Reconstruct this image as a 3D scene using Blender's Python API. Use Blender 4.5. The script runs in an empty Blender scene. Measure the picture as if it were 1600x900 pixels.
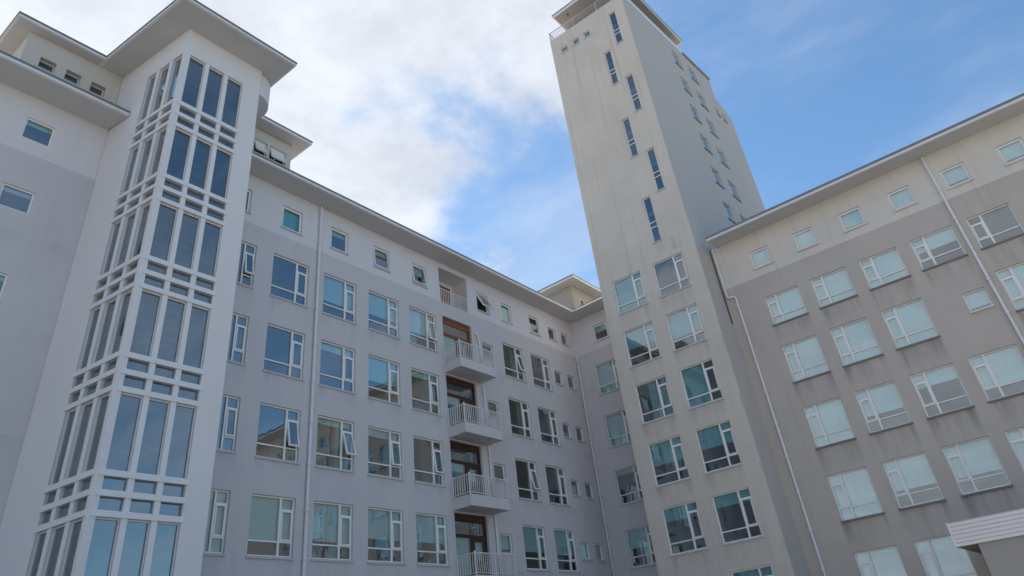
import bpy, math, random
from mathutils import Vector, Matrix
random.seed(7)
C = bpy.context.scene.collection
scene = bpy.context.scene
EYE = 1.65                                   # the photographer's eye above the ground; all heights below are given from it

# ------------------------------------------------------------------ camera
cam_data = bpy.data.cameras.new("camera"); cam = bpy.data.objects.new("camera", cam_data); C.objects.link(cam)
cam_data.sensor_width = 36.0; cam_data.lens = 24.66; cam_data.shift_y = -0.07094
cam_data.clip_start = 0.1; cam_data.clip_end = 5000
cam.matrix_world = Matrix(((0.62994287, -0.37279303, -0.68132029, 0),
                           (-0.76880678, -0.4236199, -0.47904313, 0),
                           (-0.11003689, 0.82557346, -0.55346214, EYE),
                           (0, 0, 0, 1)))
scene.camera = cam

# ------------------------------------------------------------------ exposure
scene.view_settings.view_transform = 'Standard'; scene.view_settings.look = 'None'
scene.view_settings.gamma = 1.0; scene.view_settings.exposure = 0.90
scene.view_settings.use_curve_mapping = False
scene.cycles.max_bounces = 8; scene.cycles.transparent_max_bounces = 12
scene.cycles.caustics_reflective = False; scene.cycles.caustics_refractive = False
scene.cycles.use_denoising = True

# ------------------------------------------------------------------ sun and sky
SUN_EL, SUN_AZ = math.radians(54), math.radians(12)     # high behind the buildings, seen from the courtyard
SUN_DIR = Vector((math.sin(SUN_AZ) * math.cos(SUN_EL), math.cos(SUN_AZ) * math.cos(SUN_EL), math.sin(SUN_EL)))
sun_d = bpy.data.lights.new("sun", 'SUN'); sun_d.energy = 4.6; sun_d.angle = math.radians(0.53); sun_d.color = (1, .95, .88)
sun = bpy.data.objects.new("sun", sun_d); C.objects.link(sun)
sun.rotation_euler = SUN_DIR.to_track_quat('Z', 'Y').to_euler(); sun.location = (0, 0, 80)

world = bpy.data.worlds.new("World"); scene.world = world; world.use_nodes = True
nt = world.node_tree; nt.nodes.clear()
def N(t, **kw):
    n = nt.nodes.new(t)
    for k, v in kw.items(): setattr(n, k, v)
    return n
def M(op, a, b=None, c=None, clamp=False):
    n = nt.nodes.new('ShaderNodeMath'); n.operation = op; n.use_clamp = clamp
    for i, x in enumerate((a, b, c)):
        if x is None: continue
        if isinstance(x, (int, float)): n.inputs[i].default_value = x
        else: nt.links.new(x, n.inputs[i])
    return n.outputs[0]
def SS(x, a, b, lo=0.0, hi=1.0):
    n = nt.nodes.new('ShaderNodeMapRange'); n.interpolation_type = 'SMOOTHSTEP'
    nt.links.new(x, n.inputs[0])
    for i, v in enumerate((a, b, lo, hi)): n.inputs[i + 1].default_value = v
    return n.outputs[0]
def NOISE(vec, scale, detail=6, rough=.55, dist=0.0):
    n = nt.nodes.new('ShaderNodeTexNoise'); n.inputs['Scale'].default_value = scale
    n.inputs['Detail'].default_value = detail; n.inputs['Roughness'].default_value = rough; n.inputs['Distortion'].default_value = dist
    nt.links.new(vec, n.inputs['Vector']); return n.outputs[0]
def MIXC(f, a, b, bt='MIX'):
    n = nt.nodes.new('ShaderNodeMix'); n.data_type = 'RGBA'; n.blend_type = bt
    for sock, x in ((n.inputs[0], f), (n.inputs[6], a), (n.inputs[7], b)):
        if isinstance(x, (int, float)): sock.default_value = x
        elif isinstance(x, tuple): sock.default_value = (*x, 1)
        else: nt.links.new(x, sock)
    return n.outputs[2]
def scaled(vec, s):
    n = nt.nodes.new('ShaderNodeMapping'); n.inputs['Scale'].default_value = s; nt.links.new(vec, n.inputs[0]); return n.outputs[0]
sky = N('ShaderNodeTexSky'); sky.sky_type = 'NISHITA'; sky.sun_disc = False
sky.sun_elevation = SUN_EL; sky.sun_rotation = SUN_AZ
sky.air_density = 1.0; sky.dust_density = 0.3; sky.ozone_density = 2.0
tc = N('ShaderNodeTexCoord'); sep = N('ShaderNodeSeparateXYZ'); nt.links.new(tc.outputs['Generated'], sep.inputs[0])
zc = M('ADD', M('MAXIMUM', sep.outputs[2], 0.0), 0.15)
px = M('DIVIDE', sep.outputs[0], zc); py = M('DIVIDE', sep.outputs[1], zc)
comb = N('ShaderNodeCombineXYZ'); nt.links.new(px, comb.inputs[0]); nt.links.new(py, comb.inputs[1]); comb.inputs[2].default_value = 1.3
pv = comb.outputs[0]
n1 = NOISE(pv, 2.9, 11, .57, .10)
n2 = NOISE(scaled(pv, (1, .55, 1)), 3.2, 6, .55, .15)
bias = M('MULTIPLY', M('SUBTRACT', .90, px), .60)
bias = M('MINIMUM', M('MAXIMUM', bias, -.42), .26)
bias = M('SUBTRACT', M('SUBTRACT', bias, M('SUBTRACT', SS(px, -.15, -.8, 0, .34), SS(px, -1.15, -1.9, 0, .62))), M('ADD', SS(py, .05, -.55, 0, .45), M('MULTIPLY', SS(py, .48, .12, 0, .34), SS(px, .35, .75))))          # clear blue towards the open side behind the camera's right
low = SS(sep.outputs[2], .05, .25, .10, 0)
mraw = M('ADD', M('ADD', n1, bias), low)
mask = M('ADD', M('MULTIPLY', SS(mraw, .46, .64), .55), M('MULTIPLY', SS(mraw, .30, .74), .45))
wisp = M('MULTIPLY', SS(n2, .40, .72), .34)
mask = M('MAXIMUM', mask, wisp)
cb = SS(NOISE(pv, 5.2, 9, .62, .2), .32, .68, .88, 1.10)
ccol = N('ShaderNodeCombineXYZ')
nt.links.new(M('MULTIPLY', cb, 4.62), ccol.inputs[0]); nt.links.new(M('MULTIPLY', cb, 4.80), ccol.inputs[1]); nt.links.new(M('MULTIPLY', cb, 5.15), ccol.inputs[2])
skyc = MIXC(M('MULTIPLY', mask, .95), MIXC(1.0, sky.outputs[0], (.74, .93, .98), 'MULTIPLY'), ccol.outputs[0])
bg = N('ShaderNodeBackground'); bg.inputs[1].default_value = 0.10
nt.links.new(skyc, bg.inputs[0]); out = N('ShaderNodeOutputWorld'); nt.links.new(bg.outputs[0], out.inputs[0])

# ------------------------------------------------------------------ materials
def newmat(name):
    global nt
    m = bpy.data.materials.new(name); m.use_nodes = True; nt = m.node_tree; nt.nodes.clear()
    o = nt.nodes.new('ShaderNodeOutputMaterial'); p = nt.nodes.new('ShaderNodeBsdfPrincipled')
    nt.links.new(p.outputs[0], o.inputs[0]); return m, p, o
def stucco(name, col, patch=.10, streak=.12, runs=(), dirt=(.13, .12, .105), rough=.85):
    m, p, o = newmat(name)
    g = nt.nodes.new('ShaderNodeNewGeometry').outputs['Position']
    big = NOISE(g, .33, 5, .6); mid = NOISE(scaled(g, (1, 1, .55)), 1.7, 6, .62)
    st = NOISE(scaled(g, (3.2, 3.2, .12)), 1.0, 5, .6)
    v = M('ADD', M('MULTIPLY', M('SUBTRACT', big, .5), patch * 2), M('MULTIPLY', M('SUBTRACT', mid, .5), patch))
    base = MIXC(1.0, col, (1, 1, 1), 'MULTIPLY')
    hs = nt.nodes.new('ShaderNodeHueSaturation'); nt.links.new(base, hs.inputs['Color']); nt.links.new(M('ADD', 1.0, v), hs.inputs['Value'])
    c = MIXC(M('MULTIPLY', SS(st, .52, .78), streak), hs.outputs[0], dirt)
    sp = nt.nodes.new('ShaderNodeSeparateXYZ'); nt.links.new(g, sp.inputs[0])
    s2 = NOISE(scaled(g, (3.0, 3.0, .30)), 1.0, 5, .6)
    for z0, period, axis, u0, pitch, width, zlo, zhi, strength, length, *lim in runs:     # runoff streaks below rows of sills
        t = M('FLOORED_MODULO', M('SUBTRACT', z0 + EYE, sp.outputs[2]), period)
        fall = M('MULTIPLY', SS(t, .0, length, 1, 0), SS(t, period - .02, period - .01, 1, 0))
        uu = M('FLOORED_MODULO', M('SUBTRACT', sp.outputs[axis], u0 - (pitch - width) / 2), pitch)
        e = (pitch - width) / 2
        um = M('MULTIPLY', SS(uu, e - .12, e + .10, 0, 1), SS(uu, e + width - .10, e + width + .12, 1, 0))
        ends = M('ADD', .45, M('ADD', SS(uu, e + .05, e + .5, .55, 0), SS(uu, e + width - .5, e + width - .05, 0, .55)))
        zr = M('MULTIPLY', SS(sp.outputs[2], zlo + EYE, zlo + EYE + .3, 0, 1), SS(sp.outputs[2], zhi + EYE - .3, zhi + EYE, 1, 0))
        f = M('MULTIPLY', M('MULTIPLY', M('MULTIPLY', fall, um), M('MULTIPLY', zr, ends)), M('MULTIPLY', SS(s2, .30, .72), strength))
        if lim:                                  # no sill there: the short window's bay and beyond the last column
            ua, ub, za, zb, umax = lim
            inside = M('MULTIPLY', M('MULTIPLY', M('GREATER_THAN', sp.outputs[axis], ua), M('LESS_THAN', sp.outputs[axis], ub)), M('MULTIPLY', M('GREATER_THAN', sp.outputs[2], za + EYE), M('LESS_THAN', sp.outputs[2], zb + EYE)))
            f = M('MULTIPLY', M('MULTIPLY', f, M('SUBTRACT', 1.0, inside)), M('LESS_THAN', sp.outputs[axis], umax))
        c = MIXC(f, c, dirt)
    nt.links.new(c, p.inputs['Base Color']); p.inputs['Roughness'].default_value = rough
    b = nt.nodes.new('ShaderNodeBump'); b.inputs['Strength'].default_value = .22; b.inputs['Distance'].default_value = .012
    nt.links.new(NOISE(g, 38, 4, .7), b.inputs['Height']); nt.links.new(b.outputs[0], p.inputs['Normal'])
    return m
def paint(name, col, rough=.45, metal=0.0, var=.06, scale=2.5):
    m, p, o = newmat(name)
    g = nt.nodes.new('ShaderNodeNewGeometry').outputs['Position']
    n = NOISE(scaled(g, (1, 1, .5)), scale, 5, .65)
    hs = nt.nodes.new('ShaderNodeHueSaturation'); hs.inputs['Color'].default_value = (*col, 1)
    nt.links.new(M('ADD', 1 - var, M('MULTIPLY', n, var * 2)), hs.inputs['Value'])
    nt.links.new(hs.outputs[0], p.inputs['Base Color'])
    p.inputs['Roughness'].default_value = rough; p.inputs['Metallic'].default_value = metal
    return m
def soffit_mat(name, col, axis=0, board=.12):
    m, p, o = newmat(name)
    g = nt.nodes.new('ShaderNodeNewGeometry').outputs['Position']
    sp = nt.nodes.new('ShaderNodeSeparateXYZ'); nt.links.new(g, sp.inputs[0])
    t = M('FRACT', M('DIVIDE', sp.outputs[axis], board))
    groove = M('ADD', SS(t, 0, .08, 1, 0), SS(t, .92, 1, 0, 1))
    n = NOISE(g, 1.1, 5, .6)
    hs = nt.nodes.new('ShaderNodeHueSaturation'); hs.inputs['Color'].default_value = (*col, 1)
    nt.links.new(M('ADD', .92, M('MULTIPLY', n, .16)), hs.inputs['Value'])
    c = MIXC(M('MULTIPLY', groove, .18), hs.outputs[0], (.1, .1, .1))
    nt.links.new(c, p.inputs['Base Color']); p.inputs['Roughness'].default_value = .7
    return m
def wood(name, col):
    m, p, o = newmat(name)
    g = nt.nodes.new('ShaderNodeNewGeometry').outputs['Position']
    n = NOISE(scaled(g, (2, 2, 14)), 2.0, 5, .6)
    c = MIXC(n, tuple(x * .6 for x in col), tuple(min(1, x * 1.35) for x in col))
    nt.links.new(c, p.inputs['Base Color']); p.inputs['Roughness'].default_value = .45
    return m
def glass(name, tint=(.78, .89, .89), boost=2.2, add=.13):
    m, p, o = newmat(name); nt.nodes.remove(p)
    tr = nt.nodes.new('ShaderNodeBsdfTransparent'); tr.inputs[0].default_value = (*tint, 1)
    gl = nt.nodes.new('ShaderNodeBsdfGlossy'); gl.inputs['Roughness'].default_value = .012; gl.inputs['Color'].default_value = (.90, .97, 1, 1)
    g = nt.nodes.new('ShaderNodeNewGeometry').outputs['Position']
    b = nt.nodes.new('ShaderNodeBump'); b.inputs['Strength'].default_value = .09; b.inputs['Distance'].default_value = .02
    nt.links.new(NOISE(g, 1.3, 2, .5), b.inputs['Height']); nt.links.new(b.outputs[0], gl.inputs['Normal'])
    geo = nt.nodes.new('ShaderNodeNewGeometry'); dt = nt.nodes.new('ShaderNodeVectorMath'); dt.operation = 'DOT_PRODUCT'
    nt.links.new(geo.outputs['Normal'], dt.inputs[0]); nt.links.new(geo.outputs['Incoming'], dt.inputs[1])
    fr = M('ADD', .045, M('MULTIPLY', M('POWER', M('SUBTRACT', 1.0, M('ABSOLUTE', dt.outputs['Value'])), 5.0), .955))
    f = M('ADD', M('MULTIPLY', fr, boost), add, clamp=True)
    mx = nt.nodes.new('ShaderNodeMixShader'); nt.links.new(f, mx.inputs[0]); nt.links.new(tr.outputs[0], mx.inputs[1]); nt.links.new(gl.outputs[0], mx.inputs[2])
    nt.links.new(mx.outputs[0], o.inputs[0]); return m
def fabric(name, col):
    m, p, o = newmat(name)
    g = nt.nodes.new('ShaderNodeNewGeometry').outputs['Position']
    n = NOISE(scaled(g, (6, 6, .6)), 1.5, 3, .5)
    hs = nt.nodes.new('ShaderNodeHueSaturation'); hs.inputs['Color'].default_value = (*col, 1)
    nt.links.new(M('ADD', .9, M('MULTIPLY', n, .2)), hs.inputs['Value'])
    nt.links.new(hs.outputs[0], p.inputs['Base Color']); p.inputs['Roughness'].default_value = .9
    return m

WALL_L = stucco('grey_render', (.575, .56, .58), .085, .09, [(4.2, 3.085, 0, 13.75, 2.475, 1.75, -2, 16.3, .30, .8)], (.24, .24, .25))
BAND_L = stucco('white_render', (.68, .665, .69), .05, .05)
WALL_BAY = stucco('stair_white_render', (.71, .70, .715), .05, .04)
WALL_R = stucco('taupe_render', (.51, .465, .42), .13, .20, [(4.16, 3.085, 1, .14, 2.385, 1.78, -2, 13.4, .72, 1.3, -.1, 2.2, 9.2, 10.5, 9.3)], (.15, .135, .12))
BAND_R = stucco('cream_render', (.67, .63, .57), .09, .18)
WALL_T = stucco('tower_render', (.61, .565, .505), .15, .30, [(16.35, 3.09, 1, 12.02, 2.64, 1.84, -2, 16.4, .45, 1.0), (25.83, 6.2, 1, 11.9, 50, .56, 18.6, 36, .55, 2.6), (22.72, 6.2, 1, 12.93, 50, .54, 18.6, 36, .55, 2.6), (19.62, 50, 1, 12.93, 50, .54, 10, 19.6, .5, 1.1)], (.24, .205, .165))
WALL_TS = stucco('tower_shaded_side_render', (.50, .475, .455), .05, .12)  # darker copy of the tower render, the side face's shade put into its colour
PENT = stucco('penthouse_render', (.57, .54, .50), .06, .10)
PENT_C = stucco('beige_roof_block_render', (.36, .345, .31), .08, .12)
DARK = paint('dark_joint_sealant', (.10, .09, .08), .8)
BALC = stucco('balcony_concrete', (.60, .59, .60), .06, .15)
FRAME = paint('white_window_paint', (.83, .83, .82), .4, 0, .05)
FRAME_B = paint('white_stair_grid_paint', (.73, .73, .745), .5, 0, .05)
SILL = paint('pale_sill_concrete', (.50, .50, .51), .7)
SILL_R = paint('dark_sill_slate', (.20, .19, .185), .7, 0, .15)
SOFF = soffit_mat('soffit_boards', (.57, .565, .565), 1, .14)
SOFF_X = soffit_mat('soffit_boards_across', (.57, .56, .55), 0, .14)
SOFF_B = soffit_mat('brown_soffit_boards', (.30, .285, .275), 0, .16)
FASC = paint('white_fascia', (.72, .72, .72), .5)
EDGE = paint('grey_roof_metal', (.20, .215, .235), .45, .4)
PIPE = paint('white_pipe_paint', (.74, .74, .77), .45)
RAIL = paint('white_rail_paint', (.72, .70, .70), .45); RAIL_G = paint('grey_rail_paint', (.46, .45, .45), .5)
PANE_W = paint('opaque_white_pane', (.82, .83, .86), .25)  # even opaque white for the tilted penthouse panes
EAVE_T = .075
WOOD = wood('red_brown_wood', (.055, .022, .014))
WOOD_LIT = wood('lit_orange_wood', (.22, .075, .026))  # brighter copy of the door wood, stronger light put into its colour
GLASS = glass('blue_teal_glass', (.60, .82, .85), 2.2, .20); GLASS_T = glass('dark_teal_glass', (.50, .76, .80), 2.2, .12); GLASS_Q = glass('deep_teal_glass', (.34, .66, .70), 1.6, .05); GLASS_R = glass('pale_glass', (.68, .87, .90), 2.2, .13); GLASS_D = glass('stair_glass', (.46, .62, .67), 2.4, .15)
BLIND = fabric('pale_blind_cloth', (.82, .84, .82)); BLIND_T = fabric('teal_grey_blind_cloth', (.40, .58, .60)); DRAPE = fabric('olive_curtain_cloth', (.34, .33, .24)); CURT = fabric('teal_curtain_cloth', (.20, .38, .42))
ROOM = paint('room_plaster', (.30, .29, .27), .9)
CORR = paint('white_corrugated_metal', (.70, .69, .72), .4, 0, .05)
PORCHW = stucco('porch_render', (.33, .32, .305), .08, .2)

# ------------------------------------------------------------------ mesh building
OFF = {}                                     # world position of every thing's origin, for its parts
class Face:
    """a wall plane: u runs along it, d outwards from it, z up (from the eye)"""
    def __init__(s, ox, oy, du, n):
        l = math.hypot(*du); s.o = (ox, oy); s.du = (du[0] / l, du[1] / l); l = math.hypot(*n); s.n = (n[0] / l, n[1] / l)
    def __call__(s, u, d, z):
        return (s.o[0] + s.du[0] * u + s.n[0] * d, s.o[1] + s.du[1] * u + s.n[1] * d, z)
class Hinge:
    """the same plane swung out about a horizontal top edge"""
    def __init__(s, F, zt, d0, ang): s.F, s.zt, s.d0, s.c, s.s = F, zt, d0, math.cos(ang), math.sin(ang)
    def __call__(s, u, d, z):
        t = s.zt - z; dd = d - s.d0
        return s.F(u, s.d0 + t * s.s + dd * s.c, s.zt - t * s.c + dd * s.s)
XY = lambda x, y, z: (x, y, z)
class MB:
    def __init__(s): s.v = []; s.f = []
    def poly(s, pts):
        n = len(s.v); s.v += pts; s.f.append(tuple(range(n, n + len(pts))))
    def box(s, P, a0, a1, b0, b1, z0, z1):
        n = len(s.v)
        s.v += [P(a, b, z) for z in (z0, z1) for a, b in ((a0, b0), (a1, b0), (a1, b1), (a0, b1))]
        s.f += [tuple(n + i for i in q) for q in ((0, 3, 2, 1), (4, 5, 6, 7), (0, 1, 5, 4), (1, 2, 6, 5), (2, 3, 7, 6), (3, 0, 4, 7))]
    def prism(s, pts, z0, z1, bottom=True, top=True):
        n = len(s.v); k = len(pts); s.v += [(x, y, z0) for x, y in pts] + [(x, y, z1) for x, y in pts]
        if bottom: s.f.append(tuple(range(n + k - 1, n - 1, -1)))
        if top: s.f.append(tuple(range(n + k, n + 2 * k)))
        for i in range(k): j = (i + 1) % k; s.f.append((n + i, n + j, n + k + j, n + k + i))
    def tube(s, pts, r, seg=8):
        pts = [Vector(p) for p in pts]; rings = []
        for i, p in enumerate(pts):
            t = (pts[min(i + 1, len(pts) - 1)] - pts[max(i - 1, 0)]).normalized()
            a = t.cross(Vector((.3, .9, .2))).normalized(); b = t.cross(a); n = len(s.v)
            s.v += [tuple(p + a * (r * math.cos(2 * math.pi * k / seg)) + b * (r * math.sin(2 * math.pi * k / seg))) for k in range(seg)]
            rings.append(n)
        for a, b in zip(rings, rings[1:]):
            for k in range(seg): j = (k + 1) % seg; s.f.append((a + k, a + j, b + j, b + k))
        s.f.append(tuple(rings[0] + k for k in range(seg))); s.f.append(tuple(rings[-1] + k for k in reversed(range(seg))))
    def build(s, name, mat, parent=None, loc=None, smooth=False):
        off = OFF[parent.name] if parent else Vector(loc or (0, 0, 0))
        me = bpy.data.meshes.new(name)
        me.from_pydata([(x - off[0], y - off[1], z + EYE - off[2]) for x, y, z in s.v], [], s.f)
        me.materials.append(mat); me.update()
        if smooth:
            for p in me.polygons: p.use_smooth = True
        o = bpy.data.objects.new(name, me); C.objects.link(o)
        if parent: o.parent = parent
        else: o.location = off
        OFF[o.name] = off; return o
def thing(name, loc, label, cat, group=None):
    o = bpy.data.objects.new(name, None); C.objects.link(o); o.location = loc; o.empty_display_size = .5
    OFF[o.name] = Vector(loc); o['label'] = label; o['category'] = cat
    if group: o['group'] = group
    return o
def wall(mb, F, u0, u1, z0, z1, holes, reveal=.12):
    """a wall sheet with real openings and their reveals"""
    hs = [(max(a, u0), min(b, u1), max(c, z0), min(d, z1)) for a, b, c, d in holes if a < u1 and b > u0 and c < z1 and d > z0]
    us = sorted({u0, u1, *[h[0] for h in hs], *[h[1] for h in hs]}); zs = sorted({z0, z1, *[h[2] for h in hs], *[h[3] for h in hs]})
    for a, b in zip(us, us[1:]):
        for c, d in zip(zs, zs[1:]):
            mu, mz = (a + b) / 2, (c + d) / 2
            if any(h[0] < mu < h[1] and h[2] < mz < h[3] for h in hs): continue
            mb.poly([F(a, 0, c), F(b, 0, c), F(b, 0, d), F(a, 0, d)])
    for a, b, c, d in hs:
        r = -reveal
        mb.poly([F(a, 0, c), F(a, r, c), F(a, r, d), F(a, 0, d)]); mb.poly([F(b, 0, c), F(b, r, c), F(b, r, d), F(b, 0, d)])
        mb.poly([F(a, 0, d), F(a, r, d), F(b, r, d), F(b, 0, d)]); mb.poly([F(a, 0, c), F(a, r, c), F(b, r, c), F(b, 0, c)])
def quad(mb, P, u0, u1, d, z0, z1): mb.poly([P(u0, d, z0), P(u1, d, z0), P(u1, d, z1), P(u0, d, z1)])
def pane(mb, P, u0, u1, d, z0, z1):
    """a sheet of glass sitting a hair out of true in its frame, as real ones do"""
    a, b = random.uniform(-.004, .004) * min(1, u1 - u0), random.uniform(-.004, .004) * min(1, z1 - z0)
    mb.poly([P(u0, d - a - b, z0), P(u1, d + a - b, z0), P(u1, d + a + b, z1), P(u0, d - a + b, z1)])

def window(parent, F, u0, u1, z0, z1, kind='big', side=1, blind=None, tilt=0, rd=.09, sill=SILL, sill_out=.05, curtain=False, gmat=GLASS, frame_w=.055, blind_side=None, bmat=None, cmat=None, cspan=.62):
    """one window: white frame > pane, casement, blind, sill.  side=+1: the casement column is at the high-u end"""
    fb = MB(); gb = MB(); cb = MB()
    w = frame_w; df, db = -rd + .005, -rd - .065; dg = -rd - .035
    fb.box(F, u0, u0 + w, db, df, z0, z1); fb.box(F, u1 - w, u1, db, df, z0, z1)
    fb.box(F, u0 + w, u1 - w, db, df, z0, z0 + w); fb.box(F, u0 + w, u1 - w, db, df, z1 - w, z1)
    def casement(a, b, c, d, s=.05):
        H = Hinge(F, d, df, math.radians(tilt)); e0, e1 = df - .05, df + .025
        cb.box(H, a, a + s, e0, e1, c, d); cb.box(H, b - s, b, e0, e1, c, d)
        cb.box(H, a + s, b - s, e0, e1, c, c + s); cb.box(H, a + s, b - s, e0, e1, d - s, d)
        pane(gb, H, a + s, b - s, df - .012, c + s, d - s)
    a0, a1, b0, b1 = u0 + w, u1 - w, z0 + w, z1 - w
    if kind in ('big', 'narrow'):
        zl = z0 + min(.47, .27 * (z1 - z0)); zt = z1 - min(.40, .235 * (z1 - z0))
        if kind == 'big':
            f = .685; um = u0 + f * (u1 - u0) if side > 0 else u1 - f * (u1 - u0)
            fb.box(F, um - .04, um + .04, db, df + .012, b0, b1)
            m0, m1 = (a0, um - .04) if side > 0 else (um + .04, a1)
            s0, s1 = (um + .04, a1) if side > 0 else (a0, um - .04)
            fb.box(F, m0, m1, db, df, zl - .025, zl + .025)
            pane(gb, F, m0, m1, dg, b0, zl - .025); pane(gb, F, m0, m1, dg, zl + .025, b1)
        else:
            m0, m1 = a0, a1; s0, s1 = a0, a1
            sk = .24 * (u1 - u0)                                   # a slim fixed light beside the casement
            fb.box(F, a0 + sk - .03, a0 + sk + .03, db, df + .01, b0, b1); pane(gb, F, a0, a0 + sk - .03, dg, b0, b1)
            s0 = a0 + sk + .03
        fb.box(F, s0, s1, db, df, zl - .025, zl + .025); fb.box(F, s0, s1, db, df, zt - .025, zt + .025)
        pane(gb, F, s0, s1, dg, b0, zl - .025); pane(gb, F, s0, s1, dg, zt + .025, b1)
        casement(s0 + .004, s1 - .004, zl + .027, zt - .027)
    elif kind == 'awning':
        casement(a0 + .003, a1 - .003, b0 + .003, b1 - .003, .045)
    elif kind == 'slit':
        for zz in (z1 - 1.72, z1 - 2.05): fb.box(F, a0, a1, db, df + .01, zz - .025, zz + .025)
        pane(gb, F, a0, a1, dg, b0, z1 - 2.075); pane(gb, F, a0, a1, dg, z1 - 2.025, z1 - 1.745); pane(gb, F, a0, a1, dg, z1 - 1.695, b1)
    else:
        pane(gb, F, a0, a1, dg, b0, b1)
    fo = fb.build('window', FRAME, parent)
    gb.build('pane', gmat, fo)
    if cb.v: cb.build('casement', FRAME, fo)
    if blind:
        bb = MB(); n = 10; zb = z1 - .04 - blind * (z1 - z0 - .10)
        lo, hi = u0 + .03, u1 - .03
        if blind_side == 'main':
            lo, hi = (u0 + .03, u0 + .66 * (u1 - u0)) if side > 0 else (u1 - .66 * (u1 - u0), u1 - .03)
        quad(bb, F, lo, hi, -rd - .13, zb, z1 + .02)
        bb.box(F, lo, hi, -rd - .14, -rd - .12, zb - .03, zb)
        bb.build('blind', bmat or BLIND, fo)
    if curtain:
        bb = MB(); span = cspan * (u1 - u0); n = 26
        for i in range(n):
            ua, ub = (u0 + .05 + span * i / n, u0 + .05 + span * (i + 1) / n) if side < 0 else (u1 - .05 - span * i / n, u1 - .05 - span * (i + 1) / n)
            da, db2 = (-rd - .2 + .05 * math.sin(j * 1.25) for j in (i, i + 1))
            bb.poly([F(ua, da, z0), F(ub, db2, z0), F(ub, db2, z1), F(ua, da, z1)])
        bb.build('curtain', cmat or CURT, fo)
    if sill:
        sb = MB(); sb.box(F, u0 - .04, u1 + .04, 0.004, sill_out, z0 - .075, z0 - .002); sb.box(F, u0 + .002, u1 - .002, -rd + .006, .004, z0 - .04, z0 - .004)
        sb.build('sill', sill, fo)
    return fo
def slabs(mb, pts, zs, th=.25):
    for z in zs: mb.prism(pts, z - th, z)
def pipe(parent, pts, r=.055): 
    m = MB(); m.tube(pts, r)
    for p, q in zip(pts, pts[1:]):
        if p[2] - q[2] > 3:
            for k in range(int((p[2] - q[2]) / 1.55)):
                z = p[2] - .4 - 1.55 * k; m.box(XY, p[0] - r - .018, p[0] + r + .018, p[1] - r - .018, p[1] + r + .018, z - .025, z + .025)
    return m.build('drainpipe', PIPE, parent)

ST = 3.085                                   # storey height
HEAD = [6.17 + ST * k for k in range(4)]     # window heads of the four visible full storeys
FLOORS = [3.45 + ST * k for k in range(-1, 6)]
BASE = -EYE

# ------------------------------------------------------------------ ground
g = MB(); g.poly([(-1500, -1500, BASE), (1500, -1500, BASE), (1500, 1500, BASE), (-1500, 1500, BASE)])
gm, gp, go = newmat('pale_paving')
gg = nt.nodes.new('ShaderNodeNewGeometry').outputs['Position']
nt.links.new(MIXC(NOISE(gg, .4, 8, .65), (.215, .20, .18), (.30, .28, .25)), gp.inputs['Base Color']); gp.inputs['Roughness'].default_value = .9
g.build('ground', gm)['kind'] = 'structure'

# ------------------------------------------------------------------ left wing
FL = Face(0, 21.5, (1, 0), (0, -1)); FRT = Face(35.4, 0, (0, 1), (-1, 0))
LW = thing('apartment_wing', (23, 28, 0), 'long grey and white apartment wing with balconies, right of the glazed stair tower', 'building')
BIG = [(13.75, 15.46), (16.23, 17.99), (18.70, 20.50), (21.19, 22.97), (28.08, 29.82), (30.56, 32.32)]
NAR = (12.30, 12.97); BATH = (26.38, 27.22); VS = [(32.74, 33.50), (34.06, 34.78)]; DOOR = (23.45, 25.58)
BANDZ = 16.36; SOF = 18.65
holes = []; wins = []
#              narrow w1   w2   w3   w4   w5   w6   (blind share, tilt)
SPEC = {3: [(.0, 9), (0, 0), (.62, 0), (.55, 0), (.62, 9), (0, 13), (.0, 0)],
        2: [(0, 0), (0, 0), (.14, 0), (.55, 0), (.13, 3), (0, 0), (.0, 0)],
        1: [(0, 3), (0, 11), (.10, 17), (.14, 6), (0, 7), (0, 10), (.0, 0)],
        0: [(1, 0), (.74, 0), (.68, 0), (.56, 0), (.55, 0), (.58, 0), (.6, 0)]}
for k, h in enumerate(HEAD):
    sp = SPEC[k]
    wins.append((*NAR, h - 1.86, h, 'narrow', *sp[0])); 
    for (a, b), s in zip(BIG, sp[1:]): wins.append((a, b, h - 1.88, h, 'big', *s))
    hb = h - .47
    wins.append((*BATH, hb - .82, hb, 'fixed', .75 if k == 0 else 0, 0))
    for v in VS: wins.append((*v, h - 1.30, h - .50, 'fixed', .9 if k == 0 else 0, 0))
SQ = [(11.55, 12.50, 0, 0), (13.97, 14.98, .85, 0), (16.49, 17.48, .2, 0), (19.0, 19.98, .25, 5), (21.48, 22.45, .4, 7), (26.26, 27.2, 0, 28), (28.32, 29.2, .95, 0), (30.85, 31.8, 0, 4)]
for a, b, bl, tl in SQ: wins.append((a, b, 16.80, 17.90, 'awning', bl, tl))
for a, b in VS: wins.append((a, b, 16.92, 17.66, 'fixed', 0, 0))
holes = [w[:4] for w in wins]
doors = [(DOOR[0], DOOR[1], 13.05 - ST * i, 15.60 - ST * i) for i in range(4)]
LOG = (23.36, 25.50, BANDZ, 18.35)
m = MB(); wall(m, FL, 10.68, 35.4, BASE, BANDZ, holes + doors)
wall(m, FRT, 17.0, 21.5, BASE, BANDZ, [(18.55, 20.33, h - 1.84, h - .04) for h in HEAD])
m.poly([(10.68, 36, BASE), (48, 36, BASE), (48, 36, SOF), (10.68, 36, SOF)]); m.poly([(48, 36, BASE), (48, 17.4, BASE), (48, 17.4, SOF), (48, 36, SOF)])
m.poly([(10.68, 21.5, BASE), (10.68, 36, BASE), (10.68, 36, SOF), (10.68, 21.5, SOF)])
m.build('wall', WALL_L, LW)
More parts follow.
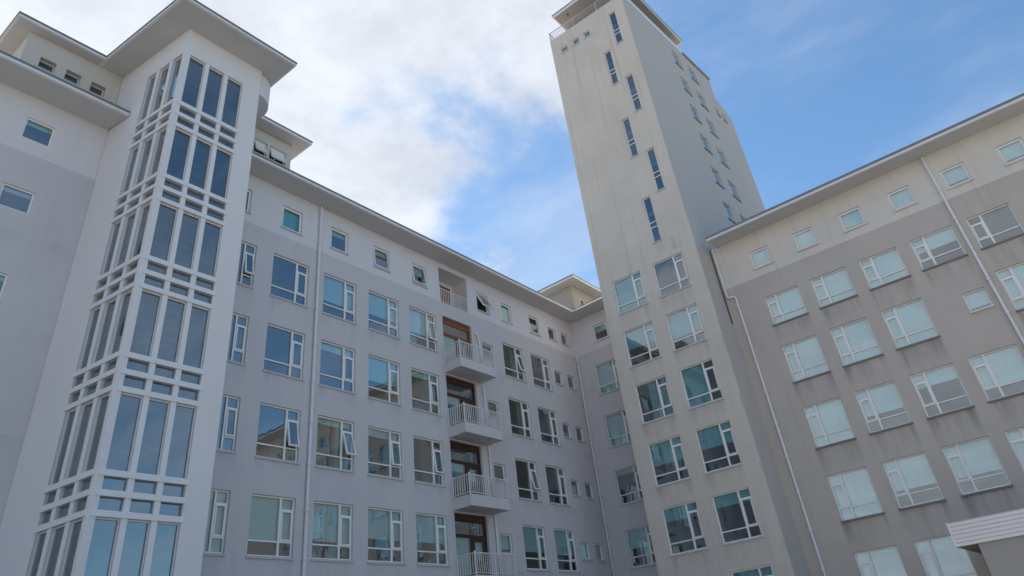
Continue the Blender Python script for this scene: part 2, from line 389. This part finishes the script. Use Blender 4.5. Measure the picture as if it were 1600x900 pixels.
m = MB(); wall(m, FL, 10.68, 35.4, BANDZ, SOF, holes + [LOG]); wall(m, FRT, 17.0, 21.5, BANDZ, SOF, [(18.96, 20.0, 16.82, 17.88)])
m.build('upper_wall', BAND_L, LW)['label'] = 'white painted top storey band of the wing'
for w in wins:
    drape = w[4] == 'big' and w[0] > 28 and w[3] > 7 or (w[4] == 'big' and w[0] in (16.23, 21.19) and 9 < w[3] < 10)
    window(LW, FL, *w[:5], side=1, blind=w[5], tilt=w[6], sill=SILL, sill_out=.05, gmat=GLASS_Q if w[4] == 'awning' and w[0] in (13.97, 28.32, 30.85) else GLASS, curtain=drape, cmat=DRAPE, cspan=random.uniform(.22, .5))
for k, h in enumerate(HEAD): window(LW, FRT, 18.55, 20.33, h - 1.84, h - .04, 'big', side=-1, blind=(.5, .12, 1, 1)[k], curtain=False)
window(LW, FRT, 18.96, 20.0, 16.82, 17.88, 'awning', blind=.4)
m = MB(); m.prism([(10.68, 20.4), (34.18, 20.4), (34.02, 17.36), (48, 17.36), (48, 36.5), (10.68, 36.5)], SOF, SOF + .12)
rf = m.build('roof', FASC, LW)
m = MB(); m.prism([(10.68, 20.375), (34.205, 20.375), (34.05, 17.37), (48, 17.37), (48, 36.6), (10.68, 36.6)], SOF + .123, SOF + .195); m.build('roof_edge', EDGE, rf)
m = MB(); m.prism([(10.72, 20.5), (34.1, 20.5), (33.95, 17.40), (35.39, 17.40), (35.39, 21.49), (10.72, 21.49)], SOF - .006, SOF - .002); m.build('soffit', SOFF_X, rf)
m = MB(); slabs(m, [(10.8, 21.86), (35.76, 21.86), (35.76, 17.5), (46, 17.5), (46, 35), (10.8, 35)], FLOORS)
m.box(XY, 10.8, 46, 26.0, 26.1, BASE, SOF - .1)
for xx in (10.8, 13.3, 15.85, 18.35, 20.85, 23.2, 25.9, 27.7, 30.2, 32.5): m.box(XY, xx - .05, xx + .05, 22.0, 26.0, BASE, SOF - .1)
m.box(XY, 39.4, 39.5, 17.5, 26, BASE, SOF - .1)
m.build('interior', ROOM, LW)
pipe(LW, [(15.87, 21.41, 18.6), (15.87, 21.41, -1.5)], .06)
pipe(LW, [(35.30, 21.40, 16.3), (35.30, 21.40, -1.5)], .05)
# penthouses on its roof
m = MB(); FP = Face(0, 21.52, (1, 0), (0, -1))
wall(m, FP, 10.9, 14.17, SOF + .2, 21.22, [(12.34, 12.96, 19.95, 20.66), (13.1, 13.92, 19.95, 20.66)], .1)
m.poly([(14.17, 21.52, SOF + .2), (14.17, 29, SOF + .2), (14.17, 29, 21.22), (14.17, 21.52, 21.22)])
ph = m.build('penthouse', PENT, LW)
for a, b in ((12.34, 12.96), (13.1, 13.92)): window(LW, FP, a, b, 19.95, 20.66, 'awning', tilt=20, sill=None, gmat=PANE_W)
m = MB(); m.box(XY, 10.9, 14.1, 24, 24.1, SOF, 21.2); m.build('inner_wall', ROOM, ph)
m = MB(); m.prism([(11.46, 20.86), (14.77, 20.86), (14.85, 29.6), (11.46, 29.6)], 21.25, 21.37); r2 = m.build('penthouse_roof', FASC, LW)
m = MB(); m.prism([(11.46, 20.84), (14.80, 20.84), (14.88, 29.6), (11.46, 29.6)], 21.373, 21.44); m.build('roof_edge', EDGE, r2)
m = MB(); m.prism([(11.46, 20.92), (14.7, 20.92), (14.78, 29.5), (11.46, 29.5)], 21.243, 21.248); m.build('soffit', SOFF_X, r2)
m = MB(); m.prism([(35.45, 21.0), (46, 21.0), (46, 28), (35.45, 28)], SOF + .2, 21.23)
ph = m.build('penthouse', PENT_C, LW)
FC = Face(0, 21.0, (1, 0), (0, -1)); m = MB(); m.box(FC, 36.22, 36.62, .005, .04, 19.9, 20.45); fo = m.build('window', FRAME, ph)
m = MB(); m.box(FC, 36.25, 36.59, .042, .046, 19.93, 20.42); m.build('pane', DARK, fo)
m = MB(); m.prism([(34.6, 20.22), (46.5, 20.22), (46.5, 29), (34.85, 29)], 21.25, 21.36); r2 = m.build('penthouse_roof', FASC, LW)
m = MB(); m.prism([(34.57, 20.20), (46.5, 20.20), (46.5, 29), (34.82, 29)], 21.363, 21.43); m.build('roof_edge', EDGE, r2)
m = MB(); m.prism([(34.7, 20.3), (46.4, 20.3), (46.4, 28.9), (34.95, 28.9)], 21.243, 21.248); m.build('soffit', SOFF, r2)
# balconies
def railing(parent, pts, z0, z1, step=.125, r=.013, post_at=(), name='railing', mat=None):
    m = MB()
    for (x0, y0), (x1, y1) in zip(pts, pts[1:]):
        L = math.hypot(x1 - x0, y1 - y0); n = max(1, int(L / step)); ux, uy = (x1 - x0) / L, (y1 - y0) / L
        P = lambda u, d, z, x0=x0, y0=y0, ux=ux, uy=uy: (x0 + ux * u - uy * d, y0 + uy * u + ux * d, z)
        m.box(P, 0, L, -.022, .022, z1 - .035, z1); m.box(P, 0, L, -.015, .015, z0 + .06, z0 + .085)
        for i in range(1, n): m.box(P, L * i / n - r, L * i / n + r, -r, r, z0 + .085, z1 - .035)
    for x, y in list(pts) + list(post_at): m.box(XY, x - .027, x + .027, y - .027, y + .027, z0 - .25, z1 + .05)
    return m.build(name, mat or RAIL, parent)
for i in range(4):
    zb = 12.58 - ST * i
    m = MB(); m.box(XY, 23.38, 25.97, 20.45, 21.495, zb, zb + .16)
    m.box(XY, 23.38, 25.97, 20.45, 20.55, zb + .16, zb + .47); m.box(XY, 23.38, 23.48, 20.55, 21.495, zb + .16, zb + .47); m.box(XY, 25.87, 25.97, 20.55, 21.495, zb + .16, zb + .47)
    b = m.build('balcony', BALC, LW)
    railing(b, [(23.42, 21.46), (23.42, 20.49), (25.93, 20.49), (25.93, 21.46)], zb + .47, zb + 1.30, post_at=[(24.65, 20.49)])
    a0, a1, z0, z1 = doors[i]; FD = Face(0, 21.66, (1, 0), (0, -1)); m = MB()
    m.box(FD, a0, a1, -.06, .02, z1 - .30, z1)                                # head board
    m.box(FD, a0, a0 + .09, -.06, .02, z0, z1 - .30); m.box(FD, a1 - .09, a1, -.06, .02, z0, z1 - .30)
    m.box(FD, a0 + .09, a1 - .09, -.06, .02, z1 - .92, z1 - .80); um = a0 + 1.12
    m.box(FD, um, um + .1, -.06, .02, z0, z1 - .92); m.box(FD, a0 + .09, a1 - .09, -.06, .02, z0, z0 + .1)
    d = m.build('balcony_door', WOOD_LIT if i == 0 else WOOD, LW)
    m = MB(); quad(m, FD, a0 + .09, a1 - .09, -.02, z1 - .80, z1 - .30); quad(m, FD, a0 + .09, um, -.02, z0 + .1, z1 - .92); m.build('pane', GLASS, d)
    m = MB(); e0, e1 = um + .105, a1 - .095
    m.box(FD, e0, e0 + .13, -.05, .01, z0 + .105, z1 - .925); m.box(FD, e1 - .13, e1, -.05, .01, z0 + .105, z1 - .925)
    m.box(FD, e0 + .13, e1 - .13, -.05, .01, z1 - 1.06, z1 - .925); m.box(FD, e0 + .13, e1 - .13, -.05, .01, z0 + .105, z0 + .75)
    dl = m.build('door_leaf', WOOD, d); m = MB(); quad(m, FD, e0 + .13, e1 - .13, -.02, z0 + .75, z1 - 1.06); m.build('door_pane', GLASS, d)
    m = MB(); quad(m, FD, a0 + .1, um, -.16, z0 + (.2 if i in (0, 3) else 1.3), z1 - .9)
    if i >= 2: quad(m, FD, e0 + .1, e1 - .1, -.16, z1 - 1.55, z1 - 1.0)
    m.build('blind', BLIND, d)
    zt = zb - .02 + ST
    top = [(26.05, 21.2, zt - .02)] if i else [(25.75, 21.47, zt - .35), (25.95, 21.43, zt - .42), (26.04, 21.42, zt - .75)]
    pipe(LW, (top + [(26.05, 21.42, zt - (.9 if i == 0 else .08)), (26.05, 21.42, zb + .2)]) if i == 0 else [(26.05, 21.42, zt), (26.05, 21.42, zb + .2)], .045)
# top storey loggia
m = MB(); a0, a1, z0, z1 = LOG; L0, L1 = -1.0, -.121
m.poly([FL(a0, L1, z0), FL(a0, L0, z0), FL(a0, L0, z1), FL(a0, L1, z1)]); m.poly([FL(a1, L1, z0), FL(a1, L0, z0), FL(a1, L0, z1), FL(a1, L1, z1)])
m.poly([FL(a0, L1, z1), FL(a0, L0, z1), FL(a1, L0, z1), FL(a1, L1, z1)]); m.poly([FL(a0, L1, z0), FL(a0, L0, z0), FL(a1, L0, z0), FL(a1, L1, z0)])
m.poly([FL(a0, L0, z0), FL(a1, L0, z0), FL(a1, L0, z1), FL(a0, L0, z1)])
lg = m.build('loggia', BAND_L, LW)
m = MB(); m.box(FL, a0 + .05, a0 + 1.85, L0 + .01, L0 + .06, z0 + .01, z1 - .3); m.build('loggia_door', WOOD_LIT, lg)
railing(lg, [(a0 + .03, 21.53), (a1 - .03, 21.53)], z0 + .0, z0 + .80)

# ------------------------------------------------------------------ glazed stair tower
BY = thing('stair_tower', (9.2, 21, 0), 'white stair tower with tall glazed corner grid of panes under a wide flat overhanging roof', 'building')
FB = Face(0, 18.7, (1, 0), (0, -1)); FBL = Face(7.61, 18.7, (-.12, 1), (-1, -.12)); BT = 21.4
TT = [20.2, 16.77, 13.68, 10.6, 7.52, 4.43, 1.35]; BB = [17.9, 14.74, 11.69, 8.63, 5.53, 2.45, -.6]
COLR = [(7.83, 8.43), (8.59, 9.19), (9.35, 9.96)]; COLL = [(.12, .66), (.84, 1.42), (1.60, 2.10)]
UL = math.hypot(.12, 1)
m = MB(); wall(m, FB, 7.61, 10.68, BASE, BT, [(7.83, 9.96, -.6, 20.2)], .17)
wall(m, FBL, 0, 3.95 * UL, BASE, BT, [(.12, 2.10, -.6, 20.2)], .17)
m.poly([(10.68, 18.7, BASE), (10.68, 26, BASE), (10.68, 26, BT), (10.68, 18.7, BT)]); m.poly([(10.68, 26, 18), (5, 26, 18), (5, 26, BT), (10.68, 26, BT)])
m.build('wall', WALL_BAY, BY)
for F, cols, e0, e1 in ((FB, COLR, 7.70, 10.03), (FBL, COLL, .03, 2.17)):
    for k in range(7):
        zt, zb = TT[k], BB[k]; nxt = TT[k + 1] if k < 6 else None
        m = MB(); gq = MB()
        zlow = nxt if nxt is not None else zb
        for (a, b), (c, d) in zip(cols, cols[1:]): m.box(F, b, c, -.165, -.005, zlow, zt)
        for a, b in cols:
            pane(gq, F, a, b, -.115, zb, zt)
            m.box(F, a, a + .022, -.14, -.085, zb, zt); m.box(F, b - .022, b, -.14, -.085, zb, zt); m.box(F, a + .022, b - .022, -.14, -.085, zb, zb + .03); m.box(F, a + .022, b - .022, -.14, -.085, zt - .04, zt)
        if nxt is not None:
            h = (zb - nxt); r1 = (zb - .14 * h, zb); r2 = (nxt + .43 * h, nxt + .565 * h); r3 = (nxt, nxt + .135 * h)
            for lo, hi in (r1, r2, r3): m.box(F, e0, e1, -.168, .025, lo, hi)
            for a, b in cols:
                pane(gq, F, a, b, -.10, r2[1], r1[0]); pane(gq, F, a, b, -.10, r3[1], r2[0])
        w = m.build('window', FRAME_B, BY); gq.build('pane', GLASS_D, w)
m = MB(); m.prism([(6.69, 17.53), (11.45, 17.53), (11.45, 27), (6.25, 27), (6.25, 22.18)], BT, BT + .10); rf = m.build('roof', FASC, BY)
m = MB(); m.prism([(6.665, 17.505), (11.475, 17.505), (11.475, 27), (6.25, 27), (6.225, 22.18)], BT + .103, BT + .175); m.build('roof_edge', EDGE, rf)
m = MB(); m.prism([(6.78, 17.63), (11.36, 17.63), (11.36, 26.9), (6.3, 26.9), (6.34, 22.18)], BT - .007, BT - .003); m.build('soffit', SOFF, rf)
m = MB(); n = 20; cx, cy, rr = 10.68, 19.75, .92; arc = [(cx + rr * math.sin(math.pi * i / n), cy - rr * math.cos(math.pi * i / n)) for i in range(n + 1)]
m.prism(arc, 20.3, BT - .01); m.build('round_oriel', WALL_BAY, BY)
m = MB(); slabs(m, [(7.48, 20.9), (10.5, 20.9), (10.5, 23.2), (7.25, 23.2)], [z - .35 for z in BB], .22)
m.box(XY, 7.2, 10.6, 23.2, 23.3, BASE, BT - .1)
for k, zz in enumerate(BB): m.box(XY, 9.9, 10.6, 19.2, 23.2, zz - 1.9, zz - 1.7)
m.build('interior', ROOM, BY)
m = MB()
for zz in BB[1:]:
    for (xa, xb, ya, yb, za, zb) in ((7.85, 8.95, 19.3, 21.6, zz - .35, zz + 1.15), (9.05, 10.2, 21.6, 19.3, zz + 1.15, zz + 2.7)):
        n = 9
        for i in range(n):
            y0, y1 = ya + (yb - ya) * i / n, ya + (yb - ya) * (i + 1) / n; zt = za + (zb - za) * (i + 1) / n
            m.box(XY, xa, xb, min(y0, y1), max(y0, y1) - .004, zt - .32, zt)
m.build('stairs', ROOM, BY)

# ------------------------------------------------------------------ far left wing
FW = thing('apartment_wing', (1, 28, 0), 'white apartment wing with three small penthouse windows, left of the glazed stair tower', 'building')
FF = Face(0, 22.65, (1, 0), (0, -1))
fh = [(4.62, 5.52, 16.92, 17.78), (4.62, 5.55, 14.16, 15.0), (4.62, 5.55, 11.15, 11.95), (1.8, 2.7, 16.92, 17.78), (1.8, 2.7, 14.16, 15.0)]
m = MB(); wall(m, FF, -12, 7.13, BASE, 16.36, fh); m.poly([(-12, 22.65, BASE), (-12, 34, BASE), (-12, 34, SOF), (-12, 22.65, SOF)]); m.poly([(-12, 34, BASE), (7, 34, BASE), (7, 34, SOF), (-12, 34, SOF)])
m.build('wall', WALL_L, FW)
m = MB(); wall(m, FF, -12, 7.13, 16.36, SOF, fh); m.build('upper_wall', BAND_L, FW)
for hh in fh: window(FW, FF, *hh, 'fixed', sill=None, rd=.06, blind=.15)
m = MB(); m.prism([(-12.5, 21.4), (7.26, 21.4), (7.1, 22.6), (7.0, 34), (-12.5, 34)], SOF, SOF + .12); rf = m.build('roof', FASC, FW)
m = MB(); m.prism([(-12.5, 21.375), (7.25, 21.375), (7.08, 22.6), (7.0, 34), (-12.5, 34)], SOF + .123, SOF + .195); m.build('roof_edge', EDGE, rf)
m = MB(); m.prism([(-12.4, 21.5), (7.2, 21.5), (7.1, 22.62), (-12.4, 22.62)], SOF - .006, SOF - .002); m.build('soffit', SOFF_X, rf)
m = MB(); slabs(m, [(-11.8, 23.0), (7.0, 23.0), (7.0, 33), (-11.8, 33)], FLOORS); m.box(XY, -11.8, 7.0, 27, 27.1, BASE, SOF - .1)
for xx in (1, 4, 6.4): m.box(XY, xx - .05, xx + .05, 23.1, 27, BASE, SOF - .1)
m.build('interior', ROOM, FW)
m = MB(); ph_h = [(4.39, 4.92, 20.03, 20.52), (5.26, 5.78, 20.03, 20.52), (6.15, 6.67, 20.03, 20.52)]
wall(m, Face(0, 22.66, (1, 0), (0, -1)), 3.83, 7.13, SOF + .2, BT - .01, ph_h, .28)
m.poly([(3.83, 22.66, SOF + .2), (3.83, 30, SOF + .2), (3.83, 30, BT - .01), (3.83, 22.66, BT - .01)])
ph = m.build('penthouse', PENT, FW)
for hh in ph_h: window(FW, Face(0, 22.66, (1, 0), (0, -1)), *hh, 'fixed', sill=None, rd=.2, frame_w=.03)
m = MB(); m.box(XY, 3.9, 7.1, 24.5, 24.6, SOF, BT - .05); m.build('inner_wall', ROOM, ph)
m = MB(); m.prism([(3.25, 22.18), (6.245, 22.18), (6.245, 27), (6.245, 30.5), (3.25, 30.5)], BT, BT + .10); r2 = m.build('penthouse_roof', FASC, FW)
m = MB(); m.prism([(3.225, 22.155), (6.22, 22.155), (6.22, 30.5), (3.225, 30.5)], BT + .103, BT + .175); m.build('roof_edge', EDGE, r2)
m = MB(); m.prism([(3.34, 22.27), (6.2, 22.27), (6.2, 30.4), (3.34, 30.4)], BT - .007, BT - .003); m.build('soffit', SOFF_X, r2)

# ------------------------------------------------------------------ tall tower
TW = thing('tower_block', (40, 14, 0), 'tall concrete tower block with staggered slit windows and a railed roof terrace', 'building')
FT = Face(32.5, 0, (0, 1), (-1, 0)); FS = Face(32.5, 11.15, (1, -.055), (-.055, -1)); US = math.hypot(1, .055)
TZ = 39.16; TY0, TY1 = 11.15, 17.34
tw = []
TH = [3.02, 6.17, 9.22, 12.30, 15.36, 18.46]
TB = {5: [(1, 0), (.0, 1)], 4: [(.5, 0), (.66, 0)], 3: [(0, 2), (1, 3)], 2: [(.52, 0), (.46, 0)], 1: [(.28, 0), (.24, 0)], 0: [(.4, 0), (.3, 0)]}
for k, h in enumerate(TH):
    for j, (a, b) in enumerate(((14.66, 16.50), (12.02, 13.86))): tw.append((a, b, h - 2.03, h, 'big', *TB[k][j]))
for i, zt in enumerate((22.72, 25.78, 28.86, 31.98, 35.0, 38.1)):
    a, b = ((12.93, 13.46), (11.91, 12.44), (12.93, 13.44), (11.91, 12.44), (12.95, 13.46), (11.88, 12.42))[i]
    tw.append((a, b, zt - 3.03, zt, 'slit', 0, 0))
for a, b in ((16.02, 16.62), (15.02, 15.55), (14.08, 14.6)): tw.append((a, b, 37.38, 37.92, 'fixed', .5, 0))
m = MB(); wall(m, FT, TY0, TY1, BASE, TZ, [w[:4] for w in tw], .14)
m.poly([(32.5, TY1, BASE), (47.3, TY1, BASE), (47.3, TY1, TZ), (32.5, TY1, TZ)])
m.poly([(47.3, TY1, BASE), (47.3, 10.34, BASE), (47.3, 10.34, 36.2), (47.3, TY1, 36.2)])
m.poly([(32.5, TY0, TZ), (45.2, 10.46, TZ), (45.2, TY1, TZ), (32.5, TY1, TZ)]); m.poly([(45.2, 10.46, 37.2), (47.3, 10.34, 36.2), (47.3, TY1, 36.2), (45.2, TY1, 37.2)])
m.poly([(45.2, 10.46, 37.2), (45.2, TY1, 37.2), (45.2, TY1, TZ), (45.2, 10.46, TZ)])
m.build('wall', WALL_T, TW)
sw = []
for i, z in enumerate((22.85, 25.72, 28.62, 31.40, 34.10, 36.82)):
    for j, (a, b) in enumerate(((38.84, 39.92), (41.22, 42.34))): sw.append(((a - 32.5) * US, (b - 32.5) * US, z, z + 1.38))
sw += [((44.25 - 32.5) * US, (44.75 - 32.5) * US, 34.9, 35.6), ((45.3 - 32.5) * US, (45.8 - 32.5) * US, 34.9, 35.6)]
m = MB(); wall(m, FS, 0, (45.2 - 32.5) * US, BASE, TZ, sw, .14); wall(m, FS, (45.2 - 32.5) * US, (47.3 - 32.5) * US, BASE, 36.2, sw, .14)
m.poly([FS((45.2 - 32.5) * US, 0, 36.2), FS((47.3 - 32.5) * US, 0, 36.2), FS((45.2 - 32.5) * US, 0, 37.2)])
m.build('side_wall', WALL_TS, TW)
for w in tw:
    cur = w[6] in (2,); bl = w[5]
    window(TW, FT, *w[:5], side=-1, blind=bl, blind_side=('main' if w[6] == 3 else None), curtain=cur, sill=SILL, sill_out=.05, rd=.08, gmat=GLASS_T, bmat=BLIND_T)
for s in sw: window(TW, FS, *s, 'fixed', sill=SILL_R, rd=.08, sill_out=.06, blind=.1)
m = MB(); slabs(m, [(32.9, 11.6), (46.8, 11.0), (46.8, 17.2), (32.9, 17.2)], [3.4 + ST * k for k in range(-1, 12)])
m.box(XY, 36.4, 36.5, 11.7, 17.2, BASE, 39); m.box(XY, 36.5, 46.8, 14.0, 14.1, BASE, 39); m.box(XY, 32.95, 36.4, 14.2, 14.3, BASE, 39)
m.build('interior', ROOM, TW)
m = MB(); m.box(FS, .02, (40.9 - 32.5) * US, -.25, .03, TZ + .003, TZ + .5); m.build('parapet', FASC, TW)
m = MB(); m.box(FS, (40.9 - 32.5) * US, (45.2 - 32.5) * US, -.4, .12, TZ + .003, TZ + .18); m.build('coping', SOFF_B, TW)
m = MB(); m.prism([(34.7, 12.2), (42.2, 11.8), (42.2, 16.6), (34.7, 16.6)], TZ + .01, 41.95); m.build('penthouse', paint('brown_penthouse_boards', (.36, .31, .28), .7), TW)
m = MB(); m.prism([(32.85, 11.22), (36.4, 11.07), (42.77, 10.8), (42.8, 17.1), (33.0, 17.0)], 42.0, 42.16); rf = m.build('roof', FASC, TW)
m = MB(); m.prism([(32.82, 11.19), (36.4, 11.04), (42.8, 10.77), (42.83, 17.13), (32.97, 17.03)], 42.163, 42.24); m.build('roof_edge', EDGE, rf)
m = MB(); m.prism([(32.95, 11.3), (36.4, 11.15), (42.65, 10.88), (42.65, 17.0), (33.1, 16.9)], 41.993, 41.997); m.build('soffit', SOFF_B, rf)
railing(TW, [(33.9, TY1 - .05), (32.56, TY1 - .05), (32.56, 11.25)], TZ + .01, TZ + .92, .11, .010, post_at=[(32.56, 15.2), (32.56, 13.2)], mat=RAIL_G)
m = MB(); m.tube([(33.55, 15.95, 41.99), (33.55, 15.95, 41.82)], .09, 12); m.build('soffit_lamp', EDGE, TW)

# ------------------------------------------------------------------ right wing
RW = thing('apartment_wing', (40, -2, 0), 'taupe apartment wing with a cream top storey, right of the tall tower', 'building')
FR = Face(34.1, 0, (0, 1), (-1, 0)); RB = 16.14
rw = []
COL = [(7.30, 9.04), (4.92, 6.66), (2.52, 4.28), (.14, 1.95), (-2.20, -.48), (-4.6, -2.9)]
RS = {0: [.9, .9, .72, .5, .62, .5], 1: [1, .64, .66, .75, .7, .6], 2: [1, .60, .30, .72, .5, .6], 3: [1, 1, 1, None, 1, 1], 4: [1, 1, .97, .42, .0, .7]}
for k, (z0, z1) in enumerate(((1.12, 3.0), (4.24, 6.11), (7.33, 9.19), (10.42, 12.27), (13.40, 14.94))):
    for j, (a, b) in enumerate(COL):
        if k == 3 and j == 3: rw.append((.16, 1.04, 10.95, 11.80, 'fixed', .8)); continue
        rw.append((a, b, z0, z1, 'big', RS[k][j]))
for a, b, bl in ((8.04, 9.08, 1), (5.62, 6.67, 1), (3.22, 4.30, .8), (.88, 1.92, 1), (-1.52, -.48, .75), (-3.9, -2.87, .75), (-6.3, -5.25, 1)): rw.append((a, b, 16.62, 17.62, 'awning', bl))
m = MB(); wall(m, FR, -16, 11.06, BASE, RB, [w[:4] for w in rw]); m.poly([(34.1, -16, BASE), (46, -16, BASE), (46, -16, SOF), (34.1, -16, SOF)]); m.poly([(46, -16, BASE), (46, 10.3, BASE), (46, 10.3, SOF), (46, -16, SOF)])
m.poly([(34.1, 11.06, BASE), (46, 10.4, BASE), (46, 10.4, SOF), (34.1, 11.06, SOF)])
m.build('wall', WALL_R, RW)
m = MB(); wall(m, FR, -16, 11.06, RB, SOF, [w[:4] for w in rw]); m.build('upper_wall', BAND_R, RW)['label'] = 'cream painted top storey band of the right wing'
for w in rw: window(RW, FR, *w[:5], side=1, blind=w[5], sill=(SILL_R if w[4] == 'big' else BAND_R), sill_out=.075, gmat=GLASS_R)
m = MB(); m.prism([(32.95, 10.68), (32.95, -16.8), (46.5, -16.8), (46.5, 10.68)], SOF, SOF + .13); rf = m.build('roof', FASC, RW)
m = MB(); m.prism([(32.92, 10.70), (32.92, -16.85), (46.6, -16.85), (46.6, 10.70)], SOF + .133, SOF + .245); m.build('roof_edge', EDGE, rf)
m = MB(); m.prism([(33.06, 10.6), (33.06, -16.7), (34.09, -16.7), (34.09, 10.6)], SOF - .006, SOF - .002); m.build('soffit', SOFF, rf)
m = MB(); slabs(m, [(34.5, 10.9), (45.5, 10.4), (45.5, -15.5), (34.5, -15.5)], [3.35 + ST * k for k in range(-1, 6)]); m.box(XY, 38.5, 38.6, -15.5, 10.8, BASE, SOF - .1)
for yy in (9.6, 7.0, 4.6, 2.2, -.2, -2.6, -5): m.box(XY, 34.6, 38.5, yy - .05, yy + .05, BASE, SOF - .1)
m.build('interior', ROOM, RW)
m = MB(); m.box(FR, 10.985, 11.045, .004, .02, 14.2, SOF - .02); m.build('expansion_joint', DARK, RW)
pipe(RW, [(34.0, -.15, 18.6), (34.0, -.15, -1.5)], .06)
pipe(RW, [(34.0, 10.84, 18.6), (34.0, 10.84, 15.75), (34.0, 10.80, 15.62), (34.0, 10.46, 15.55), (34.0, 10.41, 15.4), (34.0, 10.41, -1.5)], .055)

# ------------------------------------------------------------------ entrance porch
PO = thing('porch', (31.8, -3, 0), 'low entrance porch with white ribbed metal fascia, in front of the taupe wing', 'porch')
prof = []; zz = 2.19; n = 6; hgt = .74 / n
for i in range(n):
    z0 = 2.19 + hgt * i; prof += [(29.50, z0), (29.50, z0 + hgt * .72), (29.535, z0 + hgt * .80), (29.535, z0 + hgt * .97)]
prof.append((29.5, 2.93)); y0, y1 = -9.0, 4.53; m = MB()
for (xa, za), (xb, zb) in zip(prof, prof[1:]): m.poly([(xa, y1, za), (xa, y0, za), (xb, y0, zb), (xb, y1, zb)])
for (xa, za), (xb, zb) in zip(prof, prof[1:]): m.poly([(xa, y1, za), (xb, y1, zb), (34.05, y1, zb), (34.05, y1, za)])
m.build('ribbed_fascia', CORR, PO)
m = MB(); m.box(XY, 29.54, 34.09, y0, y1 - .01, 2.89, 2.92); m.build('roof', EDGE, PO)
m = MB(); m.poly([(29.5, y1, 2.19), (34.09, y1, 2.19), (34.09, y0, 2.19), (29.5, y0, 2.19)]); m.build('soffit', SOFF_B, PO)
m = MB(); m.box(XY, 29.58, 34.09, y0 + .6, 3.87, BASE, 2.185); m.build('wall', PORCHW, PO)

# ------------------------------------------------------------------ small things standing behind the lowest panes
def vase(x, z, r, h, mat, label):
    m = MB(); seg = 14; prof = [(.0, 0), (.7, 0), (1, .35), (.95, .6), (.5, .85), (.6, 1)]; y = 21.72
    for i, (pr, pz) in enumerate(prof):
        m.v += [(x + max(pr, .02) * r * math.cos(2 * math.pi * k / seg), y + max(pr, .02) * r * math.sin(2 * math.pi * k / seg), z + pz * h) for k in range(seg)]
        if i:
            a = (i - 1) * seg; b = i * seg
            for k in range(seg): j = (k + 1) % seg; m.f.append((a + k, a + j, b + j, b + k))
    o = m.build('vase', mat, loc=(x, y, z + EYE), smooth=True); o['label'] = label; o['category'] = 'vase'; o['group'] = 'vases on the window boards'
    return o
for x, r, h, colr, lb in ((17.0, .07, .30, (.62, .62, .58), 'slim pale vase in the lowest window just right of the left drainpipe'),
                          (19.62, .10, .26, (.42, .16, .14), 'reddish round vase on the window sill of the lowest row'),
                          (22.05, .06, .16, (.50, .52, .50), 'small grey vase on the sill of the lowest window left of the balconies')):
    vase(x, 4.34, r, h, paint('glazed_ceramic_%d' % int(x), colr, .25), lb)
    # the inner window board it stands on
m = MB(); m.box(FL, 13.75, 23.0, -.42, -.19, 4.28, 4.335); m.build('window_board', FRAME, LW)
